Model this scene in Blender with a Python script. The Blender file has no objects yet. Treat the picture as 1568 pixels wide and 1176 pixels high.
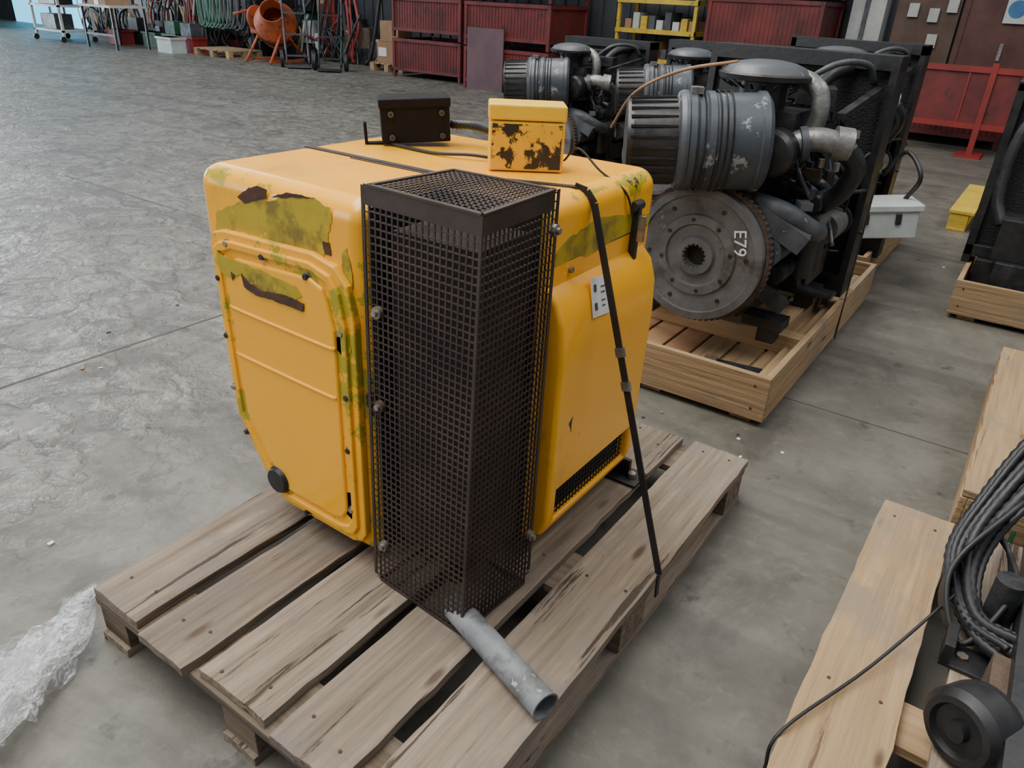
import bpy, bmesh, math, random
from mathutils import Matrix, Vector
from mathutils import noise as NZ
random.seed(7)
V=Vector
sc=bpy.context.scene
# ------------------------------------------------------------------ materials
def pm(name,c1,c2=None,scale=6,rough=.6,metal=0,bump=.0,bscale=None,stretch=(1,1,1),island=0.0,c3=None,c3amt=.62,c3scale=None,rvar=.12,spec=.5,detail=6,c4=None,c4amt=.6,c4scale=3,knots=None,c3map=False,rng=(.35,.65),wear=False,coat=0):
    m=bpy.data.materials.new(name);m.use_nodes=True
    nt=m.node_tree;N=nt.nodes;L=nt.links
    b=N['Principled BSDF']
    tc=N.new('ShaderNodeTexCoord');mp=N.new('ShaderNodeMapping');L.new(tc.outputs['Object'],mp.inputs[0])
    mp.inputs['Scale'].default_value=stretch
    n=N.new('ShaderNodeTexNoise');n.inputs['Scale'].default_value=scale;n.inputs['Detail'].default_value=detail;n.inputs['Roughness'].default_value=.65
    L.new(mp.outputs[0],n.inputs['Vector'])
    if c2 is None: c2=tuple(c*.7 for c in c1)
    r=N.new('ShaderNodeMix');r.data_type='RGBA'
    cr=N.new('ShaderNodeMapRange');cr.inputs[1].default_value=rng[0];cr.inputs[2].default_value=rng[1]
    L.new(n.outputs[0],cr.inputs[0]);L.new(cr.outputs[0],r.inputs[0])
    r.inputs[6].default_value=(*c1,1);r.inputs[7].default_value=(*c2,1)
    out=r.outputs[2]
    def over(out,c,amt,s,soft,vec):
        n3=N.new('ShaderNodeTexNoise');n3.inputs['Scale'].default_value=s;n3.inputs['Detail'].default_value=8;n3.inputs['Roughness'].default_value=.7
        L.new(vec,n3.inputs['Vector'])
        q=N.new('ShaderNodeMapRange');q.inputs[1].default_value=amt;q.inputs[2].default_value=amt+soft
        L.new(n3.outputs[0],q.inputs[0])
        r3=N.new('ShaderNodeMix');r3.data_type='RGBA';L.new(q.outputs[0],r3.inputs[0]);L.new(out,r3.inputs[6]);r3.inputs[7].default_value=(*c,1)
        return r3.outputs[2]
    if c4: out=over(out,c4,c4amt,c4scale,.12,tc.outputs['Object'])
    if c3: out=over(out,c3,c3amt,c3scale or scale*2,.03,mp.outputs[0] if c3map else tc.outputs['Object'])
    if wear:
        # paint worn through along the front/top folded edge and the front/right corner
        sx=N.new('ShaderNodeSeparateXYZ');L.new(tc.outputs['Object'],sx.inputs[0])
        def mth(op,a,b_=0):
            q=N.new('ShaderNodeMath');q.operation=op
            for i,x in enumerate((a,b_)):
                if isinstance(x,(int,float)): q.inputs[i].default_value=x
                else: L.new(x,q.inputs[i])
            return q.outputs[0]
        def near(i,v): return mth('ABSOLUTE',mth('SUBTRACT',sx.outputs[i],v))
        d1=mth('ADD',near(1,.962),near(2,.988));d2=mth('ADD',near(0,-.997),near(1,.962));d3=mth('ADD',near(0,-1.483),near(1,.962));d4=mth('ADD',near(0,-.754),near(2,.988))
        dm=mth('MINIMUM',mth('MINIMUM',d1,d2),mth('MINIMUM',d3,d4))
        prox=N.new('ShaderNodeMapRange');L.new(dm,prox.inputs[0]);prox.inputs[1].default_value=.0;prox.inputs[2].default_value=.085;prox.inputs[3].default_value=.20;prox.inputs[4].default_value=0
        nn=N.new('ShaderNodeTexNoise');nn.inputs['Scale'].default_value=7.5;nn.inputs['Detail'].default_value=9;nn.inputs['Roughness'].default_value=.68;L.new(tc.outputs['Object'],nn.inputs['Vector'])
        sm=mth('ADD',nn.outputs[0],prox.outputs[0])
        for thr,col in((.69,(.42,.32,.015)),(.775,(.06,.03,.015))):
            q=N.new('ShaderNodeMapRange');q.inputs[1].default_value=thr;q.inputs[2].default_value=thr+.012;L.new(sm,q.inputs[0])
            r3=N.new('ShaderNodeMix');r3.data_type='RGBA';L.new(q.outputs[0],r3.inputs[0]);L.new(out,r3.inputs[6]);r3.inputs[7].default_value=(*col,1);out=r3.outputs[2]
    if island:
        g=N.new('ShaderNodeNewGeometry');mr=N.new('ShaderNodeMapRange');L.new(g.outputs['Random Per Island'],mr.inputs[0])
        mr.inputs[3].default_value=1-island;mr.inputs[4].default_value=1+island*.6
        h=N.new('ShaderNodeHueSaturation');L.new(mr.outputs[0],h.inputs['Value']);L.new(out,h.inputs['Color']);out=h.outputs[0]
    if knots:
        mk=N.new('ShaderNodeMapping');L.new(tc.outputs['Object'],mk.inputs[0]);mk.inputs['Scale'].default_value=knots
        vo=N.new('ShaderNodeTexVoronoi');vo.inputs['Scale'].default_value=1;L.new(mk.outputs[0],vo.inputs['Vector'])
        q=N.new('ShaderNodeMapRange');q.inputs[1].default_value=.07;q.inputs[2].default_value=.14;q.inputs[3].default_value=.85;q.inputs[4].default_value=0
        L.new(vo.outputs['Distance'],q.inputs[0])
        r4=N.new('ShaderNodeMix');r4.data_type='RGBA';L.new(q.outputs[0],r4.inputs[0]);L.new(out,r4.inputs[6]);r4.inputs[7].default_value=(.075,.045,.03,1);out=r4.outputs[2]
    L.new(out,b.inputs['Base Color'])
    rr=N.new('ShaderNodeMapRange');L.new(n.outputs[0],rr.inputs[0]);rr.inputs[1].default_value=.3;rr.inputs[2].default_value=.7
    rr.inputs[3].default_value=max(0,rough-rvar);rr.inputs[4].default_value=min(1,rough+rvar);L.new(rr.outputs[0],b.inputs['Roughness'])
    b.inputs['Metallic'].default_value=metal
    b.inputs['Specular IOR Level'].default_value=spec
    if coat: b.inputs['Coat Weight'].default_value=coat;b.inputs['Coat Roughness'].default_value=.15
    if bump:
        bn=N.new('ShaderNodeTexNoise');bn.inputs['Scale'].default_value=bscale or scale*3;bn.inputs['Detail'].default_value=5
        L.new(mp.outputs[0],bn.inputs['Vector'])
        bp=N.new('ShaderNodeBump');bp.inputs['Strength'].default_value=bump;bp.inputs['Distance'].default_value=.01
        L.new(bn.outputs[0],bp.inputs['Height']);L.new(bp.outputs[0],b.inputs['Normal'])
    return m
def emis(name,c,s):
    m=bpy.data.materials.new(name);m.use_nodes=True;b=m.node_tree.nodes['Principled BSDF']
    b.inputs['Base Color'].default_value=(*c,1);b.inputs['Emission Color'].default_value=(*c,1);b.inputs['Emission Strength'].default_value=s
    return m
YEL=pm('orange_yellow_paint',(1.0,.46,.006),(.96,.42,.006),3,.27,bump=.04,bscale=7,c3=(.40,.24,.02),c3amt=.70,c3scale=20,c4=(.74,.35,.02),c4amt=.55,c4scale=2.3,wear=True,coat=.3)
YELF=pm('flange_worn_paint',(.97,.45,.010),(.84,.39,.010),5,.4,bump=.05,c3=(.38,.30,.015),c3amt=.54,c3scale=8)
OLIVE=pm('old_olive_paint',(.50,.36,.013),(.38,.28,.012),8,.42,bump=.05,c3=(.85,.40,.02),c3amt=.61,c3scale=16,c4=(.20,.15,.02),c4amt=.50,c4scale=9)
RUSTD=pm('dark_rust',(.045,.018,.009),(.09,.04,.02),30,.8,bump=.2)
SIL=pm('silencer_rust',(.020,.012,.010),(.035,.018,.013),12,.8,bump=.2)
GUARD=pm('guard_brown_black_steel',(.036,.028,.026),(.07,.046,.038),9,.46,metal=.35,bump=.08,c3=(.12,.06,.035),c3amt=.66)
BLACK=pm('black_paint',(.010,.010,.011),(.020,.020,.021),12,.42,bump=.1)
BLACKR=pm('black_rubber',(.009,.009,.010),(.016,.016,.018),20,.5)
DARKG=pm('oily_dark_metal',(.015,.016,.018),(.038,.039,.04),14,.40,metal=.3,bump=.25,c3=(.08,.055,.04),c3amt=.66)
GREY=pm('dusty_grey_metal',(.085,.094,.105),(.036,.042,.048),9,.48,metal=.1,bump=.15,c3=(.22,.22,.215),c3amt=.65)
ACL=pm('air_cleaner_grey',(.078,.089,.104),(.038,.046,.056),6,.38,metal=.1,bump=.1,c3=(.26,.265,.26),c3amt=.58,c3scale=11)
ALU=pm('cast_aluminium',(.30,.30,.29),(.12,.12,.115),16,.42,metal=.6,bump=.25)
GALV=pm('galvanised_pipe',(.17,.185,.195),(.27,.28,.285),14,.6,metal=.2,bump=.15,c3=(.50,.50,.48),c3amt=.60,c3scale=18,c4=(.10,.095,.09),c4amt=.5,c4scale=9)
BOLT=pm('zinc_bolt',(.45,.43,.38),(.25,.2,.15),40,.4,metal=.8)
FLY=pm('flywheel_steel',(.145,.145,.148),(.085,.084,.083),8,.55,metal=.1,bump=.2,c3=(.22,.21,.20),c3amt=.63,c4=(.055,.048,.043),c4amt=.53,c4scale=5)
RUSTR=pm('rusty_ring',(.12,.075,.05),(.06,.045,.035),25,.75,metal=.2,bump=.3)
def wood(n,a,b,ax,c3=None,rough=.78,isl=.22,amt=.62,c4=None,kn=True):
    st={'x':(1.2,26,26),'y':(26,1.2,26),'z':(26,26,1.2)}[ax]
    k={'x':(3.2,11,11),'y':(11,3.2,11),'z':(11,11,3.2)}[ax] if kn else None
    return pm(n,a,b,1.7,rough,stretch=st,island=isl,bump=.55,bscale=2.5,c3=c3,c3amt=amt,c3scale=.9,detail=9,spec=.25,c4=c4,c4amt=.50,c4scale=3.2,knots=k,c3map=True,rng=(.3,.68))
OWY=wood('weathered_wood_y',(.345,.275,.205),(.155,.117,.084),'y',(.06,.043,.032),amt=.575,c4=(.205,.17,.14),isl=.28)
OWX=wood('weathered_wood_x',(.23,.175,.125),(.10,.075,.053),'x',(.05,.038,.03))
NWY=wood('pine_y',(.46,.315,.17),(.28,.185,.098),'y',(.15,.095,.055),amt=.63,c4=(.28,.21,.14))
NWX=wood('pine_x',(.46,.315,.17),(.29,.19,.10),'x',(.15,.095,.055),amt=.63,c4=(.30,.22,.145))
PLY=pm('plywood_brown',(.36,.19,.09),(.25,.13,.06),5,.7,bump=.1)
RED=pm('cage_red_paint',(.15,.018,.016),(.075,.012,.012),3,.6,c3=(.04,.016,.014),c3amt=.60)
REDL=pm('red_paint',(.26,.022,.018),(.16,.016,.014),3,.5)
ORANGE=pm('orange_mixer_paint',(.55,.11,.025),(.33,.07,.03),5,.6,c3=(.12,.06,.04),c3amt=.58)
YPAL=pm('yellow_pallet_paint',(.62,.43,.04),(.42,.28,.03),6,.6,c3=(.1,.08,.05),c3amt=.62)
WHITE=pm('white_plastic',(.50,.545,.52),(.40,.435,.42),8,.45)
LABEL=pm('label_white',(.75,.75,.72),(.6,.6,.57),30,.5)
GREENH=pm('green_hose',(.02,.10,.05),(.02,.06,.035),9,.5)
CARD=pm('cardboard',(.34,.20,.11),(.26,.15,.08),4,.8)
BLUE=pm('blue_paint',(.03,.16,.34),(.02,.11,.26),4,.5)
BROWN=pm('brown_door_paint',(.095,.028,.018),(.06,.018,.012),3,.55)
WALLM=pm('wall_dark_cladding',(.05,.056,.063),(.03,.034,.04),1.2,.7)
PILL=pm('pillar_paint',(.46,.48,.46),(.34,.35,.34),3,.6)
CHALK=pm('chalk',(.8,.8,.78),(.6,.6,.58),60,.9)
STEN=pm('green_stencil',(.03,.18,.09),(.04,.14,.08),40,.8)
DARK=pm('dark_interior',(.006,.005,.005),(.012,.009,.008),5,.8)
YBOX=pm('worn_yellow_box',(.88,.56,.02),(.76,.45,.02),7,.42,bump=.1,c3=(.02,.016,.012),c3amt=.68,c3scale=18)
YBOXF=pm('worn_yellow_box_front',(.82,.46,.018),(.6,.34,.02),7,.5,bump=.1,c3=(.022,.016,.012),c3amt=.495,c3scale=20)
RIBC=pm('radiator_core',(.012,.013,.014),(.019,.019,.02),60,.6,metal=.3,bump=.6,bscale=120)
# ------------------------------------------------------------------ builder
class B:
    def __init__(s,name,parent=None,bevel=0,seg=2,col=None):
        s.n=name;s.bm=bmesh.new();s.m=[];s.p=parent;s.bv=bevel;s.sg=seg;s.T=Matrix.Identity(4);s.warp=None
    def mi(s,m):
        if m not in s.m:s.m.append(m)
        return s.m.index(m)
    def v(s,co):
        co=s.T@V(co)
        if s.warp: co=s.warp(co)
        return s.bm.verts.new(co)
    def f(s,vs,m,sm=False):
        try: fc=s.bm.faces.new(vs)
        except ValueError: return
        fc.material_index=s.mi(m);fc.smooth=sm
    def box(s,c,d,m,rot=None,taper=1):
        R=rot if rot is not None else Matrix.Identity(3)
        if isinstance(R,(int,float)): R=Matrix.Rotation(R,3,'Z')
        c=V(c);vs=[]
        for z in(-.5,.5):
            t=taper if z>0 else 1
            for x,y in((-.5,-.5),(.5,-.5),(.5,.5),(-.5,.5)):
                vs.append(s.v(c+R@V((x*d[0]*t,y*d[1]*t,z*d[2]))))
        for q in((3,2,1,0),(4,5,6,7),(0,1,5,4),(1,2,6,5),(2,3,7,6),(3,0,4,7)): s.f([vs[i] for i in q],m)
    def bx(s,x0,x1,y0,y1,z0,z1,m): s.box(((x0+x1)/2,(y0+y1)/2,(z0+z1)/2),(x1-x0,y1-y0,z1-z0),m)
    def board(s,x0,x1,y0,y1,z0,z1,m,amp=.0026):
        # sawn board along y with worn, uneven edges
        n=28;P=[]
        def j(k,sd): return NZ.noise(V((x0*7+sd,k*.9,y0*5)))*amp*1.6+random.uniform(-1,1)*amp*.35
        for k in range(n+1): P.append((x1+j(k,1)-.001,y0+(y1-y0)*k/n))
        for k in range(1,5): P.append((x1+(x0-x1)*k/5,y1+random.uniform(-1,.3)*amp*1.5))
        for k in range(n,-1,-1): P.append((x0+j(k,9)+.001,y0+(y1-y0)*k/n))
        for k in range(1,5): P.append((x0+(x1-x0)*k/5,y0+random.uniform(-.3,1)*amp*1.5))
        s.prism(P,'z',z0,z1,m)
    def beam(s,p,q,w,h,m):
        p,q=V(p),V(q);d=q-p;x=d.normalized();up=V((0,0,1)) if abs(x.z)<.95 else V((0,1,0))
        y=up.cross(x).normalized();z=x.cross(y);R=Matrix((x,y,z)).transposed()
        s.box((p+q)/2,(d.length,w,h),m,R)
    def basis(s,d):
        d=d.normalized();a=V((0,0,1)) if abs(d.z)<.9 else V((1,0,0))
        u=a.cross(d).normalized();return u,d.cross(u)
    def cyl(s,p,q,r,m,r2=None,seg=24,caps=True,capm=None):
        s.lathe(p,V(q)-V(p),[(r,0),(r if r2 is None else r2,1)],m,seg,unit=True,caps=caps,capm=capm)
    def lathe(s,o,ax,prof,m,seg=32,unit=False,caps=True,capm=None,smooth=False):
        o=V(o);ax=V(ax);ln=ax.length if unit else 1;d=ax.normalized();u,w=s.basis(d)
        def ring(r,h): return [s.v(o+d*(h*ln)+(u*math.cos(2*math.pi*i/seg)+w*math.sin(2*math.pi*i/seg))*r) for i in range(seg)]
        prev=None
        for i in range(len(prof)-1):
            a=prev if (smooth and prev) else ring(*prof[i]);b=ring(*prof[i+1])
            for k in range(seg): s.f([a[k],a[(k+1)%seg],b[(k+1)%seg],b[k]],m,True)
            prev=b
        if caps:
            if prof[0][0]>1e-4: s.f(list(reversed(ring(*prof[0]))),capm or m)
            if prof[-1][0]>1e-4: s.f(ring(*prof[-1]),capm or m)
    def tube(s,pts,r,m,seg=10,res=6,smooth=True,corr=0):
        P=[V(p) for p in pts]
        if smooth and len(P)>2:
            Q=[]
            E=[P[0]*2-P[1]]+P+[P[-1]*2-P[-2]]
            for i in range(1,len(E)-2):
                a,b,c,d=E[i-1:i+3]
                for k in range(res):
                    t=k/res;Q.append(.5*((2*b)+(c-a)*t+(2*a-5*b+4*c-d)*t*t+(3*b-a-3*c+d)*t**3))
            Q.append(P[-1]);P=Q
        u=None;rings=[]
        for i,p in enumerate(P):
            d=(P[min(i+1,len(P)-1)]-P[max(i-1,0)]).normalized()
            if u is None:u,w=s.basis(d)
            else:
                u=(u-d*u.dot(d)).normalized();w=d.cross(u)
            rr=r*(1+(corr if i%2 else -corr))
            rings.append([s.v(p+(u*math.cos(2*math.pi*k/seg)+w*math.sin(2*math.pi*k/seg))*rr) for k in range(seg)])
        for a,b in zip(rings,rings[1:]):
            for k in range(seg): s.f([a[k],a[(k+1)%seg],b[(k+1)%seg],b[k]],m,True)
        s.f(list(reversed(rings[0])),m);s.f(rings[-1],m)
    def prism(s,poly,axis,a,b,m):
        def mk(p,h):
            return {'x':(h,p[0],p[1]),'y':(p[0],h,p[1]),'z':(p[0],p[1],h)}[axis]
        A=[s.v(mk(p,a)) for p in poly];Bb=[s.v(mk(p,b)) for p in poly];n=len(poly)
        s.f(A,m);s.f(list(reversed(Bb)),m)
        for i in range(n): s.f([A[(i+1)%n],A[i],Bb[i],Bb[(i+1)%n]],m)
    def done(s,loc=None,rotz=0):
        me=bpy.data.meshes.new(s.n)
        bmesh.ops.recalc_face_normals(s.bm,faces=s.bm.faces)
        s.bm.to_mesh(me);s.bm.free()
        for m in s.m: me.materials.append(m)
        o=bpy.data.objects.new(s.n,me);sc.collection.objects.link(o)
        if s.p: o.parent=s.p
        if s.bv:
            md=o.modifiers.new('bevel','BEVEL');md.width=s.bv;md.segments=s.sg;md.limit_method='ANGLE';md.angle_limit=math.radians(40)
        if loc: o.location=loc
        o.rotation_euler.z=rotz
        return o
def empty(name,loc=(0,0,0)):
    e=bpy.data.objects.new(name,None);sc.collection.objects.link(e);e.location=loc;return e
def apply_mods(o):
    dg=bpy.context.evaluated_depsgraph_get();dg.update()
    me=bpy.data.meshes.new_from_object(o.evaluated_get(dg));o.modifiers.clear();o.data=me
def boolcut(o,cutter):
    md=o.modifiers.new('b','BOOLEAN');md.object=cutter;md.operation='DIFFERENCE';md.solver='EXACT'
    bpy.context.view_layer.update();apply_mods(o);bpy.data.objects.remove(cutter)
# ------------------------------------------------------------------ camera (site axes: x along pallet width, y along boards)
F=1140.0;H=1.344
M=Matrix.Rotation(math.radians(33.87),3,'Z')@Matrix.Rotation(math.radians(90-27.44),3,'X')@Matrix.Rotation(math.radians(2.92),3,'Z')
cd=bpy.data.cameras.new('camera');co=bpy.data.objects.new('camera',cd);sc.collection.objects.link(co);sc.camera=co
cd.sensor_width=36;cd.lens=36*F/1568;cd.clip_start=.02
co.matrix_world=Matrix.Translation((0,0,H))@M.to_4x4()
# ------------------------------------------------------------------ floor
def floor_mat():
    m=bpy.data.materials.new('worn_concrete');m.use_nodes=True;nt=m.node_tree;N=nt.nodes;L=nt.links;b=N['Principled BSDF']
    g=N.new('ShaderNodeNewGeometry')
    def noise(s,d=6,dist=0,r=.6,vec=None):
        n=N.new('ShaderNodeTexNoise');n.inputs['Scale'].default_value=s;n.inputs['Detail'].default_value=d;n.inputs['Distortion'].default_value=dist;n.inputs['Roughness'].default_value=r
        L.new(vec or g.outputs['Position'],n.inputs['Vector']);return n.outputs[0]
    def mr(o,a,b_,c,d):
        q=N.new('ShaderNodeMapRange');L.new(o,q.inputs[0]);
        for i,x in enumerate((a,b_,c,d)): q.inputs[i+1].default_value=x
        return q.outputs[0]
    def mix(f,a,b_):
        r=N.new('ShaderNodeMix');r.data_type='RGBA';L.new(f,r.inputs[0])
        for k,x in((6,a),(7,b_)):
            if isinstance(x,tuple): r.inputs[k].default_value=(*x,1)
            else: L.new(x,r.inputs[k])
        return r.outputs[2]
    def math_(op,a,b_):
        q=N.new('ShaderNodeMath');q.operation=op
        for i,x in enumerate((a,b_)):
            if isinstance(x,(int,float)): q.inputs[i].default_value=x
            else: L.new(x,q.inputs[i])
        return q.outputs[0]
    def mapped(rot,sc3,vec=None):
        mp=N.new('ShaderNodeMapping');mp.inputs['Rotation'].default_value=(0,0,rot);mp.inputs['Scale'].default_value=sc3;L.new(vec or g.outputs['Position'],mp.inputs[0]);return mp.outputs[0]
    big=noise(.55,5,.5);med=noise(3.2,8,.3,.7);fine=noise(30,6)
    c=mix(mr(big,.35,.65,0,1),(.120,.112,.092),(.175,.164,.139))
    c=mix(mr(med,.40,.62,0,.85),c,(.090,.083,.068))
    c=mix(mr(fine,.55,.75,0,.5),c,(.205,.195,.17))
    st=noise(1.3,9,1.0,.75);c=mix(mr(st,.53,.65,0,.72),c,(.054,.048,.039))
    spots=noise(9,6,0,.6);c=mix(mr(spots,.63,.69,0,.65),c,(.038,.034,.029))
    for rot,s_ in((.35,2.2),(-.5,1.6)):
        tm=noise(s_,4,.25,.5,mapped(rot,(.10,1.6,1)));c=mix(mr(tm,.57,.64,0,.42),c,(.058,.053,.046))
    sx=N.new('ShaderNodeSeparateXYZ');L.new(g.outputs['Position'],sx.inputs[0])
    left=mr(sx.outputs[0],-1.55,-2.3,0.06,1)
    # trowelled, scalloped ripples in the open bay
    nv=N.new('ShaderNodeTexNoise');nv.inputs['Scale'].default_value=2.6;nv.inputs['Detail'].default_value=6;nv.inputs['Roughness'].default_value=.6;L.new(g.outputs['Position'],nv.inputs['Vector'])
    sub=N.new('ShaderNodeVectorMath');sub.operation='SUBTRACT';L.new(nv.outputs['Color'],sub.inputs[0]);sub.inputs[1].default_value=(.5,.5,.5)
    scl=N.new('ShaderNodeVectorMath');scl.operation='SCALE';L.new(sub.outputs[0],scl.inputs[0]);scl.inputs['Scale'].default_value=.9
    add=N.new('ShaderNodeVectorMath');add.operation='ADD';L.new(g.outputs['Position'],add.inputs[0]);L.new(scl.outputs[0],add.inputs[1])
    mpo=mapped(-.6,(1,2.2,1),add.outputs[0])
    vo=N.new('ShaderNodeTexVoronoi');vo.feature='F1';vo.inputs['Scale'].default_value=4.6;L.new(mpo,vo.inputs['Vector'])
    # each scallop has a lit crown and one-sided lip shade painted into the colour
    lip=N.new('ShaderNodeVectorMath');lip.operation='SUBTRACT';L.new(mpo,lip.inputs[0]);L.new(vo.outputs['Position'],lip.inputs[1])
    ls=N.new('ShaderNodeSeparateXYZ');L.new(lip.outputs[0],ls.inputs[0])
    side=mr(math_('ADD',math_('MULTIPLY',ls.outputs[0],.5),math_('MULTIPLY',ls.outputs[1],-1)),-.01,.10,0,1)
    edge=math_('MULTIPLY',math_('MULTIPLY',side,mr(vo.outputs['Distance'],.20,.52,0,1)),left)
    brk=mr(noise(2.3,6),.36,.58,.2,1)
    lite=math_('MULTIPLY',mr(vo.outputs['Distance'],.08,.50,.6,0),left)
    c=mix(lite,c,(.235,.222,.19))
    c=mix(math_('MULTIPLY',math_('MULTIPLY',edge,brk),.9),c,(.055,.048,.039))
    L.new(c,b.inputs['Base Color'])
    L.new(mr(med,.3,.7,.34,.62),b.inputs['Roughness'])
    bp=N.new('ShaderNodeBump');bp.inputs['Strength'].default_value=.6;bp.inputs['Distance'].default_value=.02
    hh=math_('ADD',math_('MULTIPLY',mr(vo.outputs['Distance'],0,.7,1,0),left),math_('MULTIPLY',fine,.10))
    L.new(hh,bp.inputs['Height']);L.new(bp.outputs[0],b.inputs['Normal'])
    return m
b=B('floor');b.bx(-32,9,-6,14,-.1,0,floor_mat());b.done()
JO=pm('joint_dark',(.05,.045,.04),(.08,.075,.07),8,.9)
b=B('floor_joints');b.bx(-2.857,-2.845,-3,11.9,-.02,.0012,JO);b.bx(-8.5,-8.49,-3,11.9,-.02,.0012,JO);b.bx(-6,6,2.745,2.751,-.02,.0012,JO);b.bx(-20,-1.6,5.2,5.206,-.02,.0012,JO)
b.done()
b=B('floor_litter')
for k in range(40):
    x=random.uniform(-4,-.1);y=random.uniform(.2,7) if x<-1.7 or x>-.4 else random.uniform(2.1,2.4)
    b.box((x,y,.003),(random.uniform(.006,.022),random.uniform(.005,.012),.004),random.choice([LABEL,CARD,JO,CARD]),random.random()*3)
b.done()
# ------------------------------------------------------------------ walls
b=B('wall_back');b.bx(-32,9,12.1,12.3,0,5,WALLM)
for i in range(150): b.bx(-31+i*.25,-30.93+i*.25,12.07,12.1,0,5,WALLM)
b.done()
b=B('wall_left');b.bx(-32.2,-32,-6,12.3,0,5,WALLM);b.done()
# ------------------------------------------------------------------ pallet under the power unit
def nails(b,x,y,z):
    b.cyl((x,y,z-.001),(x,y,z+.0015),.004,RUSTD,seg=8)
b=B('wooden_pallet',bevel=.0025)
PX0,PX1,PY0,PY1=-1.44,-.455,.514,1.97
for i,(a,c) in enumerate([(0,.17),(.2,.355),(.378,.575),(.603,.775),(.81,.985)]):
    e=random.uniform(-.012,.012)
    b.board(PX0+a,PX0+c,PY0+e,PY1+e,.122,.144,OWY)
    for yy in (PY0+.06,(PY0+PY1)/2,PY1-.06):
        for xx in (PX0+a+.04,PX0+c-.04): nails(b,xx+random.uniform(-.01,.01),yy+random.uniform(-.03,.03),.144)
for yy in (PY0+.005,(PY0+PY1)/2-.07,PY1-.145): b.bx(PX0+.004,PX1-.004,yy,yy+.14,.100,.1215,OWX)
for xx in (PX0+.005,(PX0+PX1)/2-.05,PX1-.105):
    for yy in (PY0+.01,(PY0+PY1)/2-.065,PY1-.14): b.bx(xx,xx+.1,yy,yy+.125,.0225,.0995,OWX)
    b.board(xx,xx+.1,PY0,PY1,0,.022,OWY)
b.done()
# ------------------------------------------------------------------ power unit
pu=empty('diesel_power_unit')
b=B('body',pu)
X0,X1,Y0,Y1,Z0,Z1=-1.495,-.742,.95,1.70,.172,1.0
NX,NY=-.985,1.19
b.prism([(X0,Y0),(NX,Y0),(NX,NY),(X1,NY),(X1,Y1),(X0,Y1)],'z',Z0,Z1,YEL)
body=b.done()
c=B('cut');c.prism([(-1.7,.60),(-1.4955,.60),(-1.478,.40),(-1.375,.25),(-1.31,.195),(-1.25,.171),(-1.25,.05),(-1.7,.05)],'y',.5,2.2,YEL)
boolcut(body,c.done())
md=body.modifiers.new('bv','BEVEL');md.width=.045;md.segments=7;md.limit_method='ANGLE';md.angle_limit=math.radians(45)
for p in body.data.polygons:p.use_smooth=True
es=body.modifiers.new('wn','WEIGHTED_NORMAL');es.keep_sharp=False
b=B('base_rails',pu);b.bx(-1.28,-1.22,1.0,1.66,.1445,.2,BLACK);b.bx(-.86,-.80,1.23,1.72,.1445,.2,BLACK);b.bx(-.80,-.66,1.62,1.70,.1445,.153,BLACK)
b.cyl((-.69,1.66,.153),(-.69,1.66,.165),.012,BOLT,seg=6);b.bx(-.76,-.70,1.66,1.672,.153,.2,BLACK);b.done()
b=B('side_cowl',pu);b.prism([(-.77,.835),(-.745,.825),(-.715,.795),(-.698,.745),(-.693,.66),(-.700,.25),(-.715,.205),(-.77,.195)],'y',1.215,1.655,YEL);sidec=b.done()
c=B('cut');c.bx(-.728,-.60,1.255,1.62,.235,.325,DARK);boolcut(sidec,c.done())
md=sidec.modifiers.new('bv','BEVEL');md.width=.02;md.segments=5;md.limit_method='ANGLE';md.angle_limit=math.radians(50)
for p in sidec.data.polygons:p.use_smooth=True
md=sidec.modifiers.new('wn','WEIGHTED_NORMAL')
b=B('side_vent',pu);b.bx(-.730,-.726,1.25,1.63,.23,.33,DARK)
for i in range(24): b.bx(-.719,-.716,1.26+i*.015,1.262+i*.015,.237,.323,BLACK)
for i in range(6): b.bx(-.719,-.716,1.256,1.62,.243+i*.014,.2445+i*.014,BLACK)
b.done()
def jag(pts,amp,n=5,seed=0):
    out=[]
    for i in range(len(pts)):
        a=V(pts[i]);c_=V(pts[(i+1)%len(pts)])
        for k in range(n):
            p=a.lerp(c_,k/n);nn=NZ.noise_vector(V((p.x*40+seed,p.y*40,seed*3.1)))
            n2=NZ.noise_vector(V((p.x*130+seed,p.y*130,seed*1.7)))
            out.append((p.x+nn.x*amp+n2.x*amp*.5,p.y+nn.y*amp+n2.y*amp*.5))
    return out
b=B('hood_details',pu)
XS=X1+.0005
b.bx(X1-.001,X1+.0008,1.235,1.655,.866,.871,RUSTD)
b.prism(jag([(1.235,.866),(1.40,.862),(1.66,.872),(1.66,.895),(1.60,.905),(1.42,.935),(1.33,.925),(1.24,.905)],.008,5,1),'x',X1,XS+.0007,OLIVE)
b.prism(jag([(1.62,.70),(1.658,.69),(1.658,.81),(1.635,.79)],.004,5,2),'x',X1,XS+.0005,OLIVE)
b.beam((X1+.006,1.575,.80),(X1+.006,1.575,.93),.022,.014,DARKG);b.beam((X1+.017,1.575,.85),(X1+.017,1.575,.91),.03,.012,BOLT);b.cyl((X1+.004,1.56,.93),(X1+.004,1.60,.93),.012,DARKG,seg=12)
b.cyl((X1,1.30,.845),(X1+.008,1.30,.845),.007,BOLT,seg=6)
b.prism(jag([(1.275,.50),(1.29,.52),(1.285,.47)],.004,5,4),'x',-.7,-.6955,GREY)
b.done()
b=B('warning_label',pu);RL=Matrix.Rotation(math.radians(-6),3,'X')@Matrix.Rotation(math.radians(-14),3,'Y')
lc=V((-.7035,1.375,.775))
b.box(lc,(.0015,.075,.085),LABEL,RL)
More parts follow.
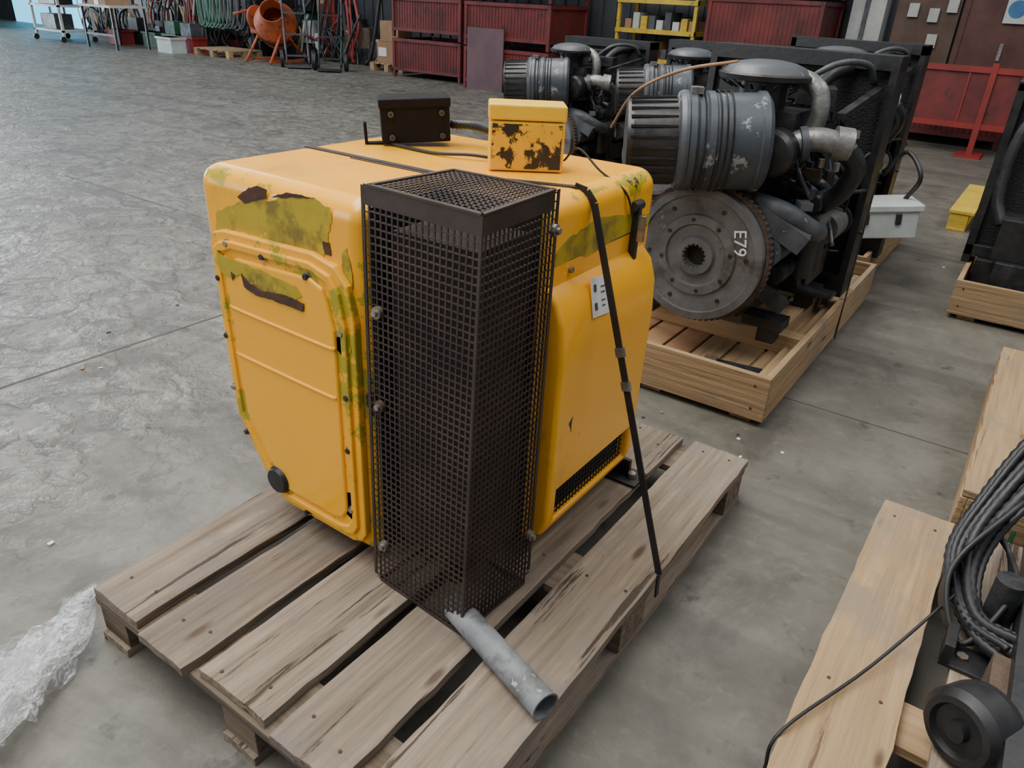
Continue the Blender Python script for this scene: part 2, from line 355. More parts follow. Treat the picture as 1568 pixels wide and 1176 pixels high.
for dy,dz,sy,sz in((-.022,.02,.02,.02),(-.022,-.02,.02,.02),(.012,.02,.03,.004),(.012,.008,.03,.004),(.012,-.01,.03,.004),(.012,-.022,.025,.004)):
    b.box(lc+RL@V((.0012,dy,dz)),(.0006,sy*.6,sz*.8),GREY,RL)
b.done()
def pp(u,v):  # tape survey of the front panel -> (x,z) on the panel plane
    uL=300+(v-262)*.14;uR=565+(v-300)*.02;t=(u-uL)/(uR-uL);t=t*(1+.10*(1-t))
    zl=.99-(v-262)*.00165;zr=1.015-(v-300)*.00152
    return(-1.475+.475*t,zl*(1-t)+zr*t)
def chip(b,pts,y,m,th=.001,amp=.007,seed=3): b.prism(jag([pp(*p) for p in pts],amp,6,seed),'y',y-th,y,m)
b=B('paint_chips',pu)
chip(b,[(330,322),(345,314),(375,307),(392,302),(420,305),(445,302),(470,304),(500,306),(524,316),(528,335),(518,345),(520,360),(512,376),(500,380),(490,392),(470,372),(430,362),(390,350),(352,343),(335,356),(328,372)],.9497,OLIVE)
chip(b,[(540,375),(550,366),(554,400),(556,440),(549,425),(541,395)],.9497,OLIVE)
chip(b,[(372,300),(388,290),(405,287),(424,293),(420,303),(398,306),(384,310)],.9485,RUSTD,seed=5,amp=.005)
chip(b,[(512,358),(522,360),(524,376),(514,374)],.9485,RUSTD,amp=.003)
chip(b,[(428,301),(455,297),(480,300),(500,305),(480,304),(450,303)],.9485,RUSTD,.0008,amp=.003)
b.done()
# bolted front cover
def outline(m):
    P=[(-1.448+m,.835-m*.3),(-1.433+m*1.2,.862-m),(-1.400+m,.872-m),(-1.12,.882-m),(-1.055-m*.6,.868-m),(-1.022-m,.835-m),(-1.008-m,.76-m*.5),(-1.008-m,.24+m),(-1.022-m,.215+m),(-1.05-m,.205+m),(-1.27+m*.2,.208+m),(-1.30+m*.5,.22+m),(-1.355+m*.8,.275+m*.9),(-1.436+m,.41+m*.4)]
    return P
b=B('front_cover_flange',pu,bevel=.004);b.prism(outline(0),'y',.936,.955,YELF);b.done()
b=B('front_cover_rib',pu);b.prism(outline(.018),'y',.928,.94,YELF);fr=b.done()
c=B('cut');c.prism(outline(.034),'y',.90,.9345,YEL);boolcut(fr,c.done())
md=fr.modifiers.new('bv','BEVEL');md.width=.004;md.segments=3;md.limit_method='ANGLE'
b=B('front_cover_panel',pu,bevel=.007,seg=4)
b.prism(outline(.05),'y',.928,.94,YEL)
b.done()
b=B('cover_swages',pu)
for z,x0,x1 in((.70,-1.385,-1.065),(.585,-1.385,-1.07)):
    b.tube([(x0,.9295,z+.004),(x0+.02,.9285,z),(x1-.02,.9285,z-.006),(x1,.9295,z-.002)],.0042,YEL,seg=10)
b.done()
b=B('cover_paint_chips',pu)
chip(b,[(345,372),(380,383),(430,398),(478,415),(488,428),(470,432),(430,425),(395,412),(385,402),(372,408),(350,398)],.9275,OLIVE,amp=.005)
chip(b,[(368,398),(376,402),(372,411)],.9262,RUSTD,amp=.002)
chip(b,[(388,400),(402,414),(425,424),(450,426),(470,430),(492,438),(490,449),(468,444),(440,435),(412,430),(392,418)],.9262,RUSTD,.0018,amp=.003)
chip(b,[(535,485),(556,478),(558,505),(545,512),(536,500)],.9355,OLIVE,amp=.004)
chip(b,[(540,735),(558,730),(560,775),(552,782),(540,765)],.9355,OLIVE,amp=.004)
chip(b,[(552,640),(558,636),(558,700),(554,696)],.9355,RUSTD,amp=.002)
b.done()
b=B('cover_bolts',pu)
BL=[pp(*q) for q in [(360,360),(422,377),(494,402),(547,478),(552,573),(552,658),(554,762)]]+[(-1.425,.76),(-1.425,.62),(-1.425,.485),(-1.398,.37),(-1.2,.219)]
for k,(x,z) in enumerate(BL):
    x=min(x,-1.018)
    b.cyl((x,.937,z),(x,.932,z),.010,BOLT,seg=16);b.cyl((x,.932,z),(x,.925,z),.0065,DARKG if k%3 else BOLT,seg=6)
b.done()
b=B('rubber_plug',pu);b.lathe((-1.292,.94,.275),(0,-1,0),[(.036,0),(.036,.012),(.03,.022),(.0001,.024)],BLACKR,28);b.lathe((-1.292,.9355,.275),(0,-1,0),[(.046,0),(.046,.003)],OLIVE,28);b.done()
b=B('silencer',pu)
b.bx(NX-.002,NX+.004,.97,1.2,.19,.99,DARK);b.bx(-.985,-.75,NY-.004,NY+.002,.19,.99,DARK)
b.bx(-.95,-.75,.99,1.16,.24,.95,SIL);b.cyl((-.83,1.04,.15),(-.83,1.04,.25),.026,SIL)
b.done()
gd=B('mesh_guard',pu)
gx0,gx1,gy0,gy1,gz0,gz1=-.975,-.712,.928,1.178,.147,1.032
TOP=[(-.975,.960),(-.707,.944),(-.719,1.179),(-.955,1.175)];BOT=[(-.956,.927),(-.705,.908),(-.69,1.118),(-.945,1.135)]
def gwarp(p):
    a=(p.x-gx0)/(gx1-gx0);c_=(p.y-gy0)/(gy1-gy0);t=(p.z-gz0)/(gz1-gz0)
    def bil(Q):
        return V(Q[0])*(1-a)*(1-c_)+V(Q[1])*a*(1-c_)+V(Q[2])*a*c_+V(Q[3])*(1-a)*c_
    q=bil(TOP)*t+bil(BOT)*(1-t)
    return V((q.x,q.y,p.z))
gd.warp=gwarp
def wire(p,q,w=.0040): gd.beam(p,q,w,w*.6,GUARD)
nx=18;ny=17;nz=60
for i in range(nx+1):
    x=gx0+(gx1-gx0)*i/nx;wire((x,gy0,gz0),(x,gy0,gz1));wire((x,gy0,gz1),(x,gy1,gz1))
for i in range(ny+1):
    y=gy0+(gy1-gy0)*i/ny;wire((gx1,y,gz0),(gx1,y,gz1));wire((gx0,y,gz1),(gx1,y,gz1))
for i in range(nz+1):
    z=gz0+(gz1-gz0)*i/nz;wire((gx0,gy0,z),(gx1,gy0,z));wire((gx1,gy0,z),(gx1,gy1,z))
gd.bx(gx0-.012,gx1+.003,gy0-.003,gy0,gz1-.034,gz1+.003,GUARD);gd.bx(gx1,gx1+.003,gy0-.003,gy1,gz1-.034,gz1+.003,GUARD)
for p,q in(((gx0,gy0),(gx0,gy1)),((gx0,gy1),(gx1,gy1)),((gx0,gy0),(gx1,gy0)),((gx1,gy0),(gx1,gy1))):
    gd.beam((*p,gz1+.002),(*q,gz1+.002),.010,.004,GUARD);gd.beam((*p,gz0+.003),(*q,gz0+.003),.006,.006,GUARD)
gd.beam((gx0,gy0,gz0),(gx0,gy0,gz1),.004,.004,GUARD);gd.beam((gx1,gy0,gz0),(gx1,gy0,gz1),.006,.006,GUARD)
gd.bx(gx0-.020,gx0-.012,gy0-.002,gy0+.001,gz0+.01,gz1,GUARD)
gd.bx(gx1-.001,gx1+.0015,gy1+.012,gy1+.022,gz0+.03,gz1,GUARD)
for k in range(54): 
    z=gz0+.012+k*.0162;gd.beam((gx0-.018,gy0,z),(gx0,gy0,z),.0025,.0025,GUARD);gd.beam((gx1,gy1,z+.01),(gx1,gy1+.02,z+.01),.0025,.0025,GUARD)
gd.done()
b=B('guard_bolts',pu);b.warp=gwarp
for z in(.80,.60,.255): b.cyl((gx0+.02,gy0-.001,z),(gx0+.02,gy0-.012,z),.012,BOLT if z!=.60 else RUSTR,seg=12);b.cyl((gx0+.02,gy0-.01,z),(gx0+.02,gy0-.02,z),.007,BOLT,seg=6)
for z in(.96,.28): b.cyl((gx1,gy1+.003,z),(gx1+.012,gy1+.003,z),.012,BOLT,seg=12);b.cyl((gx1+.01,gy1+.003,z),(gx1+.02,gy1+.003,z),.007,BOLT,seg=6)
b.done()
yb=empty('yellow_junction_box',(-.96,1.435,1.002));yb.rotation_euler=(0,0,math.radians(37))
b=B('box_shell',yb,bevel=.006,seg=3);b.bx(-.083,.083,-.045,.045,0,.105,YBOX);b.done()
b=B('box_lid',yb,bevel=.005,seg=3);b.bx(-.085,.085,-.047,.047,.107,.140,YBOX);b.done()
b=B('box_front',yb);b.bx(-.076,.076,-.0465,-.045,.006,.1,YBOXF);b.done()
bb=empty('black_control_box',(-1.325,1.478,1.006));bb.rotation_euler=(math.radians(2),math.radians(-3),math.radians(46))
BKM=pm('matt_black_enclosure',(.007,.007,.008),(.011,.011,.012),30,.75,spec=.15)
b=B('box_shell',bb,bevel=.004);b.bx(-.085,.085,-.04,.04,.005,.105,BKM);b.bx(-.088,.088,-.043,.043,.088,.110,BKM);b.bx(-.128,-.08,-.02,.0,.0,.006,BKM);b.bx(-.128,-.12,-.02,.0,.0,.055,BKM)
for x,z in((-.06,.075),(.065,.075),(-.06,.02),(.065,.02)): b.cyl((x,-.041,z),(x,-.046,z),.007,GREY,seg=12);b.cyl((x,-.046,z),(x,-.0465,z),.004,BLACK,seg=12)
b.done()
b=B('control_cables',pu)
b.tube([(-1.26,1.54,1.05),(-1.2,1.56,1.052),(-1.13,1.54,1.05),(-1.04,1.50,1.05)],.011,BLACKR,corr=.1,res=12)
b.cyl((-1.14,1.56,1.052),(-1.10,1.53,1.052),.016,GREY,seg=12)
b.beam((-1.08,1.50,1.003),(-1.08,1.50,1.07),.025,.008,BLACK)
b.tube([(-1.36,1.41,1.006),(-1.2,1.40,1.005),(-1.1,1.42,1.012),(-1.03,1.46,1.004)],.004,BLACKR)
b.tube([(-.89,1.49,1.02),(-.86,1.50,1.05),(-.80,1.50,1.01),(-.742,1.52,.97),(-.733,1.56,.90)],.0025,BLACKR)
b.done()
b=B('lashing_strap')
def strap(pts,w,th,m):
    for p,q in zip(pts,pts[1:]):
        b.beam(p,q,w,th,m)
b.bx(X0+.03,-1.04,1.235,1.253,1.0005,1.003,BLACKR)
for p,q in zip([(-1.04,1.244),(-.90,1.31),(-.79,1.352)],[(-.90,1.31),(-.79,1.352),(-.775,1.36)]): b.beam((*p,1.0015),(*q,1.0015),.018,.0025,BLACKR)
strap([(-.78,1.358,1.002),(-.755,1.365,.995),(-.736,1.368,.972),(-.455,1.343,.146),(-.452,1.343,.08)],.004,.016,BLACKR)
p0=V((-.736,1.368,.972));p1=V((-.455,1.343,.146))
for t in(.37,.46): 
    q=p0.lerp(p1,t);b.beam(q-(p1-p0)*.012,q+(p1-p0)*.012,.009,.021,ALU)
b.bx(-1.3,-1.05,1.225,1.232,1.0004,1.002,RUSTD)
b.done()
b=B('exhaust_tailpipe');b.lathe((-.76,.945,.1745),V((-.455,.845,.1745))-V((-.76,.945,.1745)),[(.029,0),(.029,.98),(.0305,1),(.0265,1),(.0265,.7)],GALV,28,unit=True,caps=False)
b.cyl((-.70,.925,.1745),(-.56,.878,.1745),.022,DARK,seg=20);b.done()
# ------------------------------------------------------------------ stretch film
fm=bpy.data.materials.new('clear_stretch_film');fm.use_nodes=True;N=fm.node_tree.nodes;L=fm.node_tree.links
pb=N['Principled BSDF'];pb.inputs['Base Color'].default_value=(.9,.92,.94,1);pb.inputs['Roughness'].default_value=.15
tr=N.new('ShaderNodeBsdfTransparent');ms=N.new('ShaderNodeMixShader');nz_=N.new('ShaderNodeTexNoise');nz_.inputs['Scale'].default_value=14;nz_.inputs['Distortion'].default_value=2.5
mr_=N.new('ShaderNodeMapRange');mr_.inputs[1].default_value=.40;mr_.inputs[2].default_value=.66;mr_.inputs[3].default_value=.08;mr_.inputs[4].default_value=.60
L.new(nz_.outputs[0],mr_.inputs[0]);L.new(mr_.outputs[0],ms.inputs[0]);L.new(tr.outputs[0],ms.inputs[1]);L.new(pb.outputs[0],ms.inputs[2]);L.new(ms.outputs[0],N['Material Output'].inputs[0])
b=B('stretch_film')
spine=[V((-1.447,.535,.13)),V((-1.465,.505,.10)),V((-1.462,.47,.06)),V((-1.44,.41,.045)),V((-1.415,.33,.05)),V((-1.37,.24,.045)),V((-1.34,.13,.04)),V((-1.31,.0,.03))]
wd=[.012,.022,.038,.05,.07,.095,.115,.11]
for lay in range(3):
    rows=[];n=46
    for i in range(n):
        t=i/(n-1)*(len(spine)-1);k=min(int(t),len(spine)-2);f=t-k
        c_=spine[k].lerp(spine[k+1],f);w_=wd[k]*(1-f)+wd[k+1]*f;row=[]
        for j in range(18):
            s_=(j/17-.5)*2
            nv=NZ.noise_vector(V((c_.x*7+lay*5,c_.y*9,s_*1.9+lay)))*.06
            z=max(.004+.002*lay,c_.z*(1.15-.5*s_*s_)+nv.z*1.0+abs(NZ.noise(V((s_*4.5,c_.y*20,lay))))*.075*min(1,w_*12))
            if i<8: z=c_.z+nv.z*.2
            row.append(b.v((c_.x+s_*w_+nv.x*min(1,i/8)*.8,c_.y+nv.y*min(1,i/8),z)))
        rows.append(row)
    for a,c_ in zip(rows,rows[1:]):
        for j in range(17):
            b.f([a[j],a[j+1],c_[j+1]],fm,False);b.f([a[j],c_[j+1],c_[j]],fm,False)
b.done()
# ------------------------------------------------------------------ crates
def crate(name,x0,x1,y0,y1,zt=.2,inner=True):
    b=B(name,bevel=.003)
    for xx in(x0+.05,(x0+x1)/2-.04,x1-.13): b.bx(xx,xx+.08,y0+.03,y1-.03,0,.06,NWY)
    b.bx(x0+.026,x1-.026,y0+.026,y1-.026,.0605,.08,NWY)
    n=7;w=(x1-x0-.07)/n
    for i in range(n): b.bx(x0+.035+i*w,x0+.035+(i+1)*w-.012,y0+.026,y1-.026,.0805,.092,PLY if i in(1,2,3) else NWY)
    for x in(x0,x1-.024): b.bx(x,x+.024,y0+.0245,y1-.0245,.026,zt,NWY)
    for y in(y0,y1-.024): b.bx(x0,x1,y,y+.024,.026,zt,NWX)
    for x in(x0+.04,x1-.05):
        for z in(.07,.16): b.cyl((x,y0,z),(x,y0-.002,z),.005,RUSTD,seg=8)
    if inner:
        b.bx(x0+.03,x1-.03,y0+.50,y0+.58,.0925,.17,NWX);b.bx(x1-.2,x1-.13,y0+.585,y1-.1,.0925,.17,NWY);b.bx(x0+.13,x0+.2,y0+.585,y1-.1,.0925,.17,NWY)
        b.bx(x1-.09,x1-.028,y0+.028,y1-.03,.0925,.13,NWY)
        b.bx(x0+.03,x1-.1,y1-.5,y1-.42,.0925,.17,NWX)
    return b.done()
crate('engine_crate',-1.45,-.55,2.44,4.16)
crate('engine_crate',-1.56,-.62,4.24,5.5)
crate('engine_crate',-2.46,-1.6,4.2,5.9)
crate('engine_crate',-3.35,-2.5,4.25,5.9)
crate('engine_crate',-.18,.75,4.18,5.95)
# ------------------------------------------------------------------ engine
def build_engine():
    b=B('diesel_engine')
    zc=.52
    b.lathe((0,.05,zc),(0,-1,0),[(.25,0),(.25,.045),(.222,.05),(.218,.042),(.155,.042),(.15,.052),(.118,.054),(.112,.045),(.075,.045),(.07,.062),(.046,.064),(.042,.05),(.042,.0)],FLY,64,caps=False)
    b.cyl((0,.03,zc),(0,.028,zc),.045,DARK)
    for k in range(16):
        a=k*math.tau/16;b.box((.043*math.cos(a),-.008,zc+.043*math.sin(a)),(.006,.01,.006),FLY,Matrix.Rotation(-a,3,'Y'))
    for k in range(8):
        a=k*math.tau/8+.2;b.cyl((.134*math.cos(a),0,zc+.134*math.sin(a)),(.134*math.cos(a),-.008,zc+.134*math.sin(a)),.007,DARKG,seg=6)
    for k in range(6):
        a=k*math.tau/6+.1;b.cyl((.19*math.cos(a),.01,zc+.19*math.sin(a)),(.19*math.cos(a),.003,zc+.19*math.sin(a)),.008,BLACK,seg=10)
    b.lathe((0,.075,zc),(0,-1,0),[(.262,0),(.262,.035),(.252,.037)],RUSTR,64,caps=False)
    for k in range(72):
        a=k*math.tau/72;b.box((.264*math.cos(a),.058,zc+.264*math.sin(a)),(.008,.028,.012),RUSTR,Matrix.Rotation(-a,3,'Y'))
    b.lathe((0,.30,zc),(0,-1,0),[(.19,0),(.235,.13),(.25,.15),(.25,.235)],DARKG,40)
    for k in range(10):
        a=k*math.tau/10;b.beam((.2*math.cos(a),.28,zc+.2*math.sin(a)),(.245*math.cos(a),.12,zc+.245*math.sin(a)),.02,.03,GREY)
    b.cyl((.23,.08,zc+.04),(.23,.42,zc+.04),.055,GREY);b.cyl((.26,.16,zc-.06),(.26,.36,zc-.06),.035,DARKG)
    b.beam((.15,.12,.70),(.34,.16,.60),.10,.07,GREY);b.tube([(.14,.13,.72),(.25,.14,.70),(.33,.22,.64),(.33,.36,.60)],.04,GREY,seg=14);b.beam((.2,.14,.42),(.3,.2,.34),.07,.06,DARKG)
    b.box((0,.58,.30),(.30,.56,.16),BLACK,taper=1);b.box((0,.56,.5),(.40,.62,.30),DARKG);b.box((0,.56,.70),(.30,.60,.16),DARKG)
    for i in range(4):
        y=.33+i*.155
        b.box((-.02,y,.81),(.22,.13,.08),GREY);b.box((-.02,y,.865),(.17,.11,.05),ALU,taper=.8)
        for k in range(5): b.box((.0,y-.05+k*.024,.72),(.42,.008,.13),DARKG)
        b.cyl((.05,y,.88),(.05,y,.915),.02,BOLT,seg=10)
        b.tube([(.07,y,.89),(.16,y+.02,.91),(.22,y+.01,.80),(.24,y,.62)],.006,GREY,seg=6)
        b.tube([(.19,y,.76),(.27,y,.75),(.30,y+.05,.71)],.028,DARKG,seg=10)
        b.cyl((.215,y,.48),(.215,y,.60),.03,BLACK,seg=14)
    b.tube([(.30,.30,.71),(.31,.5,.71),(.31,.88,.72)],.036,DARKG)
    b.cyl((.30,.36,.42),(.30,.36,.60),.045,BLACK);b.cyl((.30,.47,.42),(.30,.47,.60),.045,DARKG);b.box((.27,.42,.62),(.12,.26,.05),ALU)
    b.cyl((.29,.62,.55),(.29,.80,.55),.065,ALU);b.cyl((.29,.80,.55),(.29,.83,.55),.075,BLACK)
    b.box((.25,.6,.40),(.12,.28,.12),DARKG)
    b.cyl((.17,.10,.90),(.17,.17,.90),.083,BLACK,seg=28);b.lathe((.17,.10,.90),(0,-1,0),[(.083,0),(.07,.02),(.03,.03),(.0001,.032)],BLACK,28,caps=False)
    b.tube([(.19,.20,.92),(.28,.22,.95),(.36,.25,.94)],.042,ALU,seg=16);b.cyl((.34,.245,.945),(.39,.27,.94),.056,ALU,seg=20)
    b.cyl((.24,.2,.93),(.26,.21,.935),.06,GREY,seg=20)
    b.tube([(.38,.26,.93),(.42,.31,.86),(.38,.36,.76),(.32,.38,.70)],.036,BLACK,seg=14)
    b.tube([(.12,.30,1.13),(.19,.28,1.135),(.25,.27,1.10),(.265,.27,1.03),(.25,.28,.96)],.031,ALU,seg=16)
    b.box((.10,.28,.98),(.22,.2,.10),DARKG);b.box((-.05,.40,.98),(.3,.2,.12),DARKG);b.cyl((.05,.42,.94),(.05,.42,1.1),.05,GREY,seg=16)
    for k in range(26):
        x=random.uniform(-.1,.34);y=random.uniform(.25,.8);z=random.uniform(.62,1.0)
        b.tube([(x,y,z),(x+random.uniform(-.1,.1),y+random.uniform(0,.15),z+random.uniform(-.02,.1)),(x+random.uniform(-.12,.12),y+random.uniform(.05,.25),z+random.uniform(-.2,.05)),(x+random.uniform(-.1,.1),y+.2,z-.2)],random.choice([.005,.008,.012]),random.choice([BLACKR,BLACKR,GREY,DARKG]),seg=8)
    for k in range(50):
        p=V((random.uniform(-.15,.31),random.uniform(.2,.84),random.uniform(.46,1.0)))
        b.box(p,(random.uniform(.02,.07),random.uniform(.02,.07),random.uniform(.02,.06)),random.choice([DARKG,BLACK,ALU,GREY,DARKG,DARKG,BLACK]),random.random())
        q=p+V((.02,0,.03));b.cyl(q,q+V((0,0,.03)),.012,BOLT if k%3==0 else DARKG,seg=6)
    a0=V((-.27,-.14,.915));a1=V((.135,.09,.935));ax=a1-a0;Ln=ax.length
    d=ax.normalized();u,w=b.basis(d)
    b.lathe(a0,ax,[(.06,-.004),(.10,0),(.135,.0),(.140,.02),(.145,.17)],BLACK,48,caps=True)
    b.lathe(a0,ax,[(.145,.17),(.162,.175),(.168,.19),(.168,.23),(.158,.237),(.158,.262),(.166,.268),(.166,.29),(.160,.295),(.162,Ln-.03),(.168,Ln-.025),(.168,Ln-.005),(.15,Ln+.01)],ACL,48)
    for k in range(26):
        a=k*math.tau/26;o=(u*math.cos(a)+w*math.sin(a))*.144;b.beam(a0+o+d*.01,a0+o+d*.165,.008,.008,DARKG)
    for t in (.20,.225,.25,.30,.32,.34): b.lathe(a0+d*t,d,[(.166,0),(.171,.003),(.166,.006)],DARKG,48,caps=False)
    b.box(a0+d*.235+V((0,-.03,.17)),(.04,.05,.02),ALU,.5)
    b.box((-.04,.08,.80),(.2,.12,.12),DARKG)
    m0=V((.06,.24,0))
    b.cyl(m0+V((0,0,.98)),m0+V((0,0,1.13)),.085,BLACK,seg=28)
    b.lathe(m0+V((0,0,1.12)),(0,0,1),[(.09,0),(.158,.008),(.162,.024),(.152,.030)],BLACK,40)
    b.lathe(m0+V((0,0,1.148)),(0,0,1),[(.152,0),(.135,.02),(.10,.033),(.05,.041),(.0001,.043)],GREY,40,caps=False,smooth=True)
    for k in range(20):
        a=k*math.tau/20;b.beam(m0+V((.15*math.cos(a),.15*math.sin(a),1.12)),m0+V((.11*math.cos(a),.11*math.sin(a),1.10)),.006,.006,BLACK)
    b.bx(-.38,.36,.92,1.02,.30,1.17,RIBC);b.bx(-.40,-.37,.88,1.05,.22,1.20,BLACK);b.bx(.355,.385,.88,1.05,.22,1.20,BLACK);b.bx(-.40,.385,.88,1.05,1.15,1.205,BLACK);b.bx(-.40,.385,.88,1.05,.2,.30,BLACK)
    b.lathe((0,.90,.70),(0,1,0),[(.32,0),(.32,.03)],BLACK,36,caps=False);b.cyl((0,.84,.70),(0,.91,.70),.06,DARKG)
    for k in range(7):
        a=k*math.tau/7;b.box((.17*math.cos(a),.88,.70+.17*math.sin(a)),(.24,.01,.06),BLACK,Matrix.Rotation(-a,3,'Y')@Matrix.Rotation(.5,3,'X'))
    b.tube([(.1,.60,1.0),(.15,.75,1.12),(.2,.92,1.15)],.03,BLACKR,seg=14)
    b.box((-.1,.75,1.08),(.34,.12,.1),BLACK);b.box((.15,.62,1.06),(.14,.2,.06),DARKG,.3);b.beam((.32,.35,1.02),(.33,.88,1.08),.03,.02,BLACK)
    b.tube([(.05,.55,1.05),(.2,.6,1.17),(.28,.8,1.17),(.3,.9,1.1)],.012,GREY);b.box((.0,.55,1.1),(.1,.1,.08),GREY,.4)
    for y in(.25,.75):
        for s in(-1,1): b.box((s*.24,y,.25),(.16,.1,.04),BLACK);b.box((s*.26,y,.2115),(.07,.08,.08),BLACK)
    b.box((.36,.40,.36),(.16,.08,.012),BLACK);b.beam((.30,.40,.36),(.26,.40,.48),.06,.012,BLACK)
    return b
eb=build_engine();e1=eb.done();e1.location=(-.96,2.61,0)
for (x,y,s) in((-1.13,4.36,1),(-2.0,4.45,.93),(-2.86,4.48,.90)):
    o=bpy.data.objects.new('diesel_engine',e1.data);sc.collection.objects.link(o);o.location=(x,y,(1-s)*.2);o.scale=(s,s,s)
b=B('steel_bar',bevel=.003);b.box((-.725,2.66,.106),(.27,.045,.022),DARKG,.15);b.box((-.84,2.64,.12),(.05,.05,.012),RUSTR,.15);b.done()
cu=bpy.data.curves.new('chalk_mark','FONT');cu.body='E79';cu.size=.065;cu.extrude=.0005
t=bpy.data.objects.new('chalk_mark',cu);sc.collection.objects.link(t);cu.materials.append(CHALK)
t.parent=e1;t.location=(.13,-.0035,.645);t.rotation_euler=(math.radians(90),math.radians(80),0)
b=B('hydraulic_hose');b.tube([(-1.62,3.1,.85),(-1.45,2.95,1.02),(-1.2,2.8,1.13),(-.98,2.78,1.18)],.006,PLY);o=b.done();o.parent=e1;o.location=(.96,-2.61,0)
b=B('crate_strap');b.beam((-.56,3.55,.75),(-.545,3.45,.02),.004,.016,BLACKR);o=b.done();o.parent=e1;o.location=(.96,-2.61,0)
b=B('white_battery_box',bevel=.012,seg=3);R=Matrix.Rotation(.45,3,'Z')@Matrix.Rotation(-.10,3,'Y')
cb=V((-.66,4.45,.36))
b.box(cb,(.36,.24,.15),WHITE,R);b.box(cb+V((0,0,.085)),(.38,.26,.035),WHITE,R)
for dx in(-.08,.08): b.box(cb+R@V((dx,-.125,.03)),(.03,.012,.06),BLACK,R)
b.box(cb+V((-.03,0,-.13)),(.2,.12,.13),BLACK)
b.tube([cb+V((.1,.1,.1)),cb+V((.16,.0,.25)),cb+V((.05,.1,.35)),cb+V((-.05,.2,.2))],.012,BLACKR)
b.done()
# ------------------------------------------------------------------ right foreground crate and pallet
b=B('wooden_crate',bevel=.003)
b.bx(.085,.105,2.12,3.36,.03,.178,NWY);b.board(.085,.285,2.12,3.36,.18,.202,NWY);b.board(.315,.50,2.12,3.36,.18,.202,NWY);b.board(.53,.72,2.12,3.36,.18,.202,NWY);b.bx(.105,.9,2.12,2.14,.03,.178,NWX);b.bx(.105,.9,3.34,3.36,.03,.178,NWX)
for y in (2.15,2.75,3.2): b.bx(.11,.9,y,y+.09,0,.17,NWX)
wc=b.done()
cu=bpy.data.curves.new('crate_stencil','FONT');cu.body='EU';cu.size=.1;cu.extrude=.0005
t=bpy.data.objects.new('crate_stencil',cu);sc.collection.objects.link(t);cu.materials.append(STEN)
t.location=(.12,2.1185,.06);t.rotation_euler=(math.radians(90),0,0);t.parent=wc
b=B('wooden_pallet',bevel=.0025)
for a,c in((-.085,.095),(.155,.27),(.33,.5),(.56,.72)): b.board(a,c,.55,2.03,.118,.142,NWY if a<.1 else OWY)
for y in(.56,1.22,1.90): b.bx(-.08,.72,y,y+.12,.094,.117,NWX)
for x in(-.075,.28,.61):
    for y in(.57,1.23,1.90): b.bx(x,x+.1,y,y+.11,.022,.0935,NWX)
    b.bx(x,x+.1,.56,2.02,0,.0215,NWY)
for y in(.62,1.28,1.96):
    for x in(-.045,.055): nails(b,x,y,.142)
b.done()
ax_=empty('engine_axle_assembly')
b=B('wiring_harness',ax_)
for k in range(13):
    o=V((random.uniform(-.04,.05),random.uniform(-.03,.03),random.uniform(-.01,.05)))
    b.tube([V((.34,2.15,.62))+o,V((.24,2.0,.46))+o*1.5,V((.16,1.86,.33))+o,V((.125,1.73,.235))+o*.8,V((.17,1.58,.19))+o*.5,V((.27,1.5,.2))+o],random.choice([.008,.012,.015]),BLACKR,corr=.09,res=14,seg=8)
for k in range(8):
    b.tube([(.12+.01*k,1.8,.25+.02*k),(.10,1.62,.20+.01*k),(.16,1.52,.17),(.22,1.62,.2+.01*k),(.2,1.75,.28),(.14,1.82,.3)],.006,BLACKR,res=10,seg=8)
b.tube([(.14,1.66,.22),(.02,1.35,.16),(-.083,1.09,.150),(-.09,1.06,.06)],.0035,BLACKR)
b.done()
b=B('mounting_frame',ax_,bevel=.002)
b.bx(.13,.33,1.46,1.54,.1425,.152,BLACK);b.bx(.13,.15,1.46,1.54,.152,.20,BLACK)
b.cyl((.17,1.50,.152),(.17,1.50,.158),.012,BOLT,seg=6)
b.bx(.24,.36,1.1,2.0,.20,.26,BLACK);b.cyl((.21,1.62,.16),(.21,1.62,.30),.03,DARKG);b.box((.27,1.35,.19),(.12,.22,.08),RUSTR)
b.bx(.26,.33,1.12,1.2,.1425,.2,BLACK);b.bx(.26,.33,1.9,1.98,.1425,.2,BLACK)
b.done()
b=B('rubber_mount_wheel',ax_);b.lathe((.19,1.24,.215),(-.5,-.8,.1),[(.03,-.06),(.072,-.055),(.075,-.04),(.075,.015),(.062,.03),(.05,.032),(.045,.02),(.02,.02),(.018,.035)],BLACKR,40);b.done()
# ------------------------------------------------------------------ yellow pallet + right things
b=B('yellow_pallet',bevel=.004)
for i in range(5): b.bx(-.45+i*.2,-.29+i*.2,6.15,7.3,.12,.145,YPAL)
for x in(-.44,0,.4):
    for y in(6.16,6.68,7.18): b.bx(x,x+.12,y,y+.11,.02,.12,YPAL)
    b.bx(x,x+.12,6.15,7.3,0,.02,YPAL)
b.done()
rp=B('radiator_pack',bevel=.004);rp.T=Matrix.Translation((.12,0,0));b=rp
b.bx(-.30,.5,4.60,4.66,.3,1.06,RIBC);
b.bx(-.33,-.29,4.55,4.72,.2,1.09,BLACK);b.bx(-.33,.54,4.55,4.72,1.05,1.10,BLACK);b.bx(-.33,.54,4.55,4.72,.24,.3,BLACK);b.bx(.5,.54,4.55,4.72,.2,1.09,BLACK)
b.bx(-.26,.5,4.5,4.8,.0925,.24,BLACK)
b.box((-.05,4.40,.40),(.3,.2,.2),BLACK);b.tube([(-.2,4.4,.45),(-.26,4.45,.6),(-.24,4.5,.9),(-.1,4.55,1.0)],.03,BLACKR);b.box((-.02,4.35,.2),(.3,.2,.2),DARKG)
b.done()
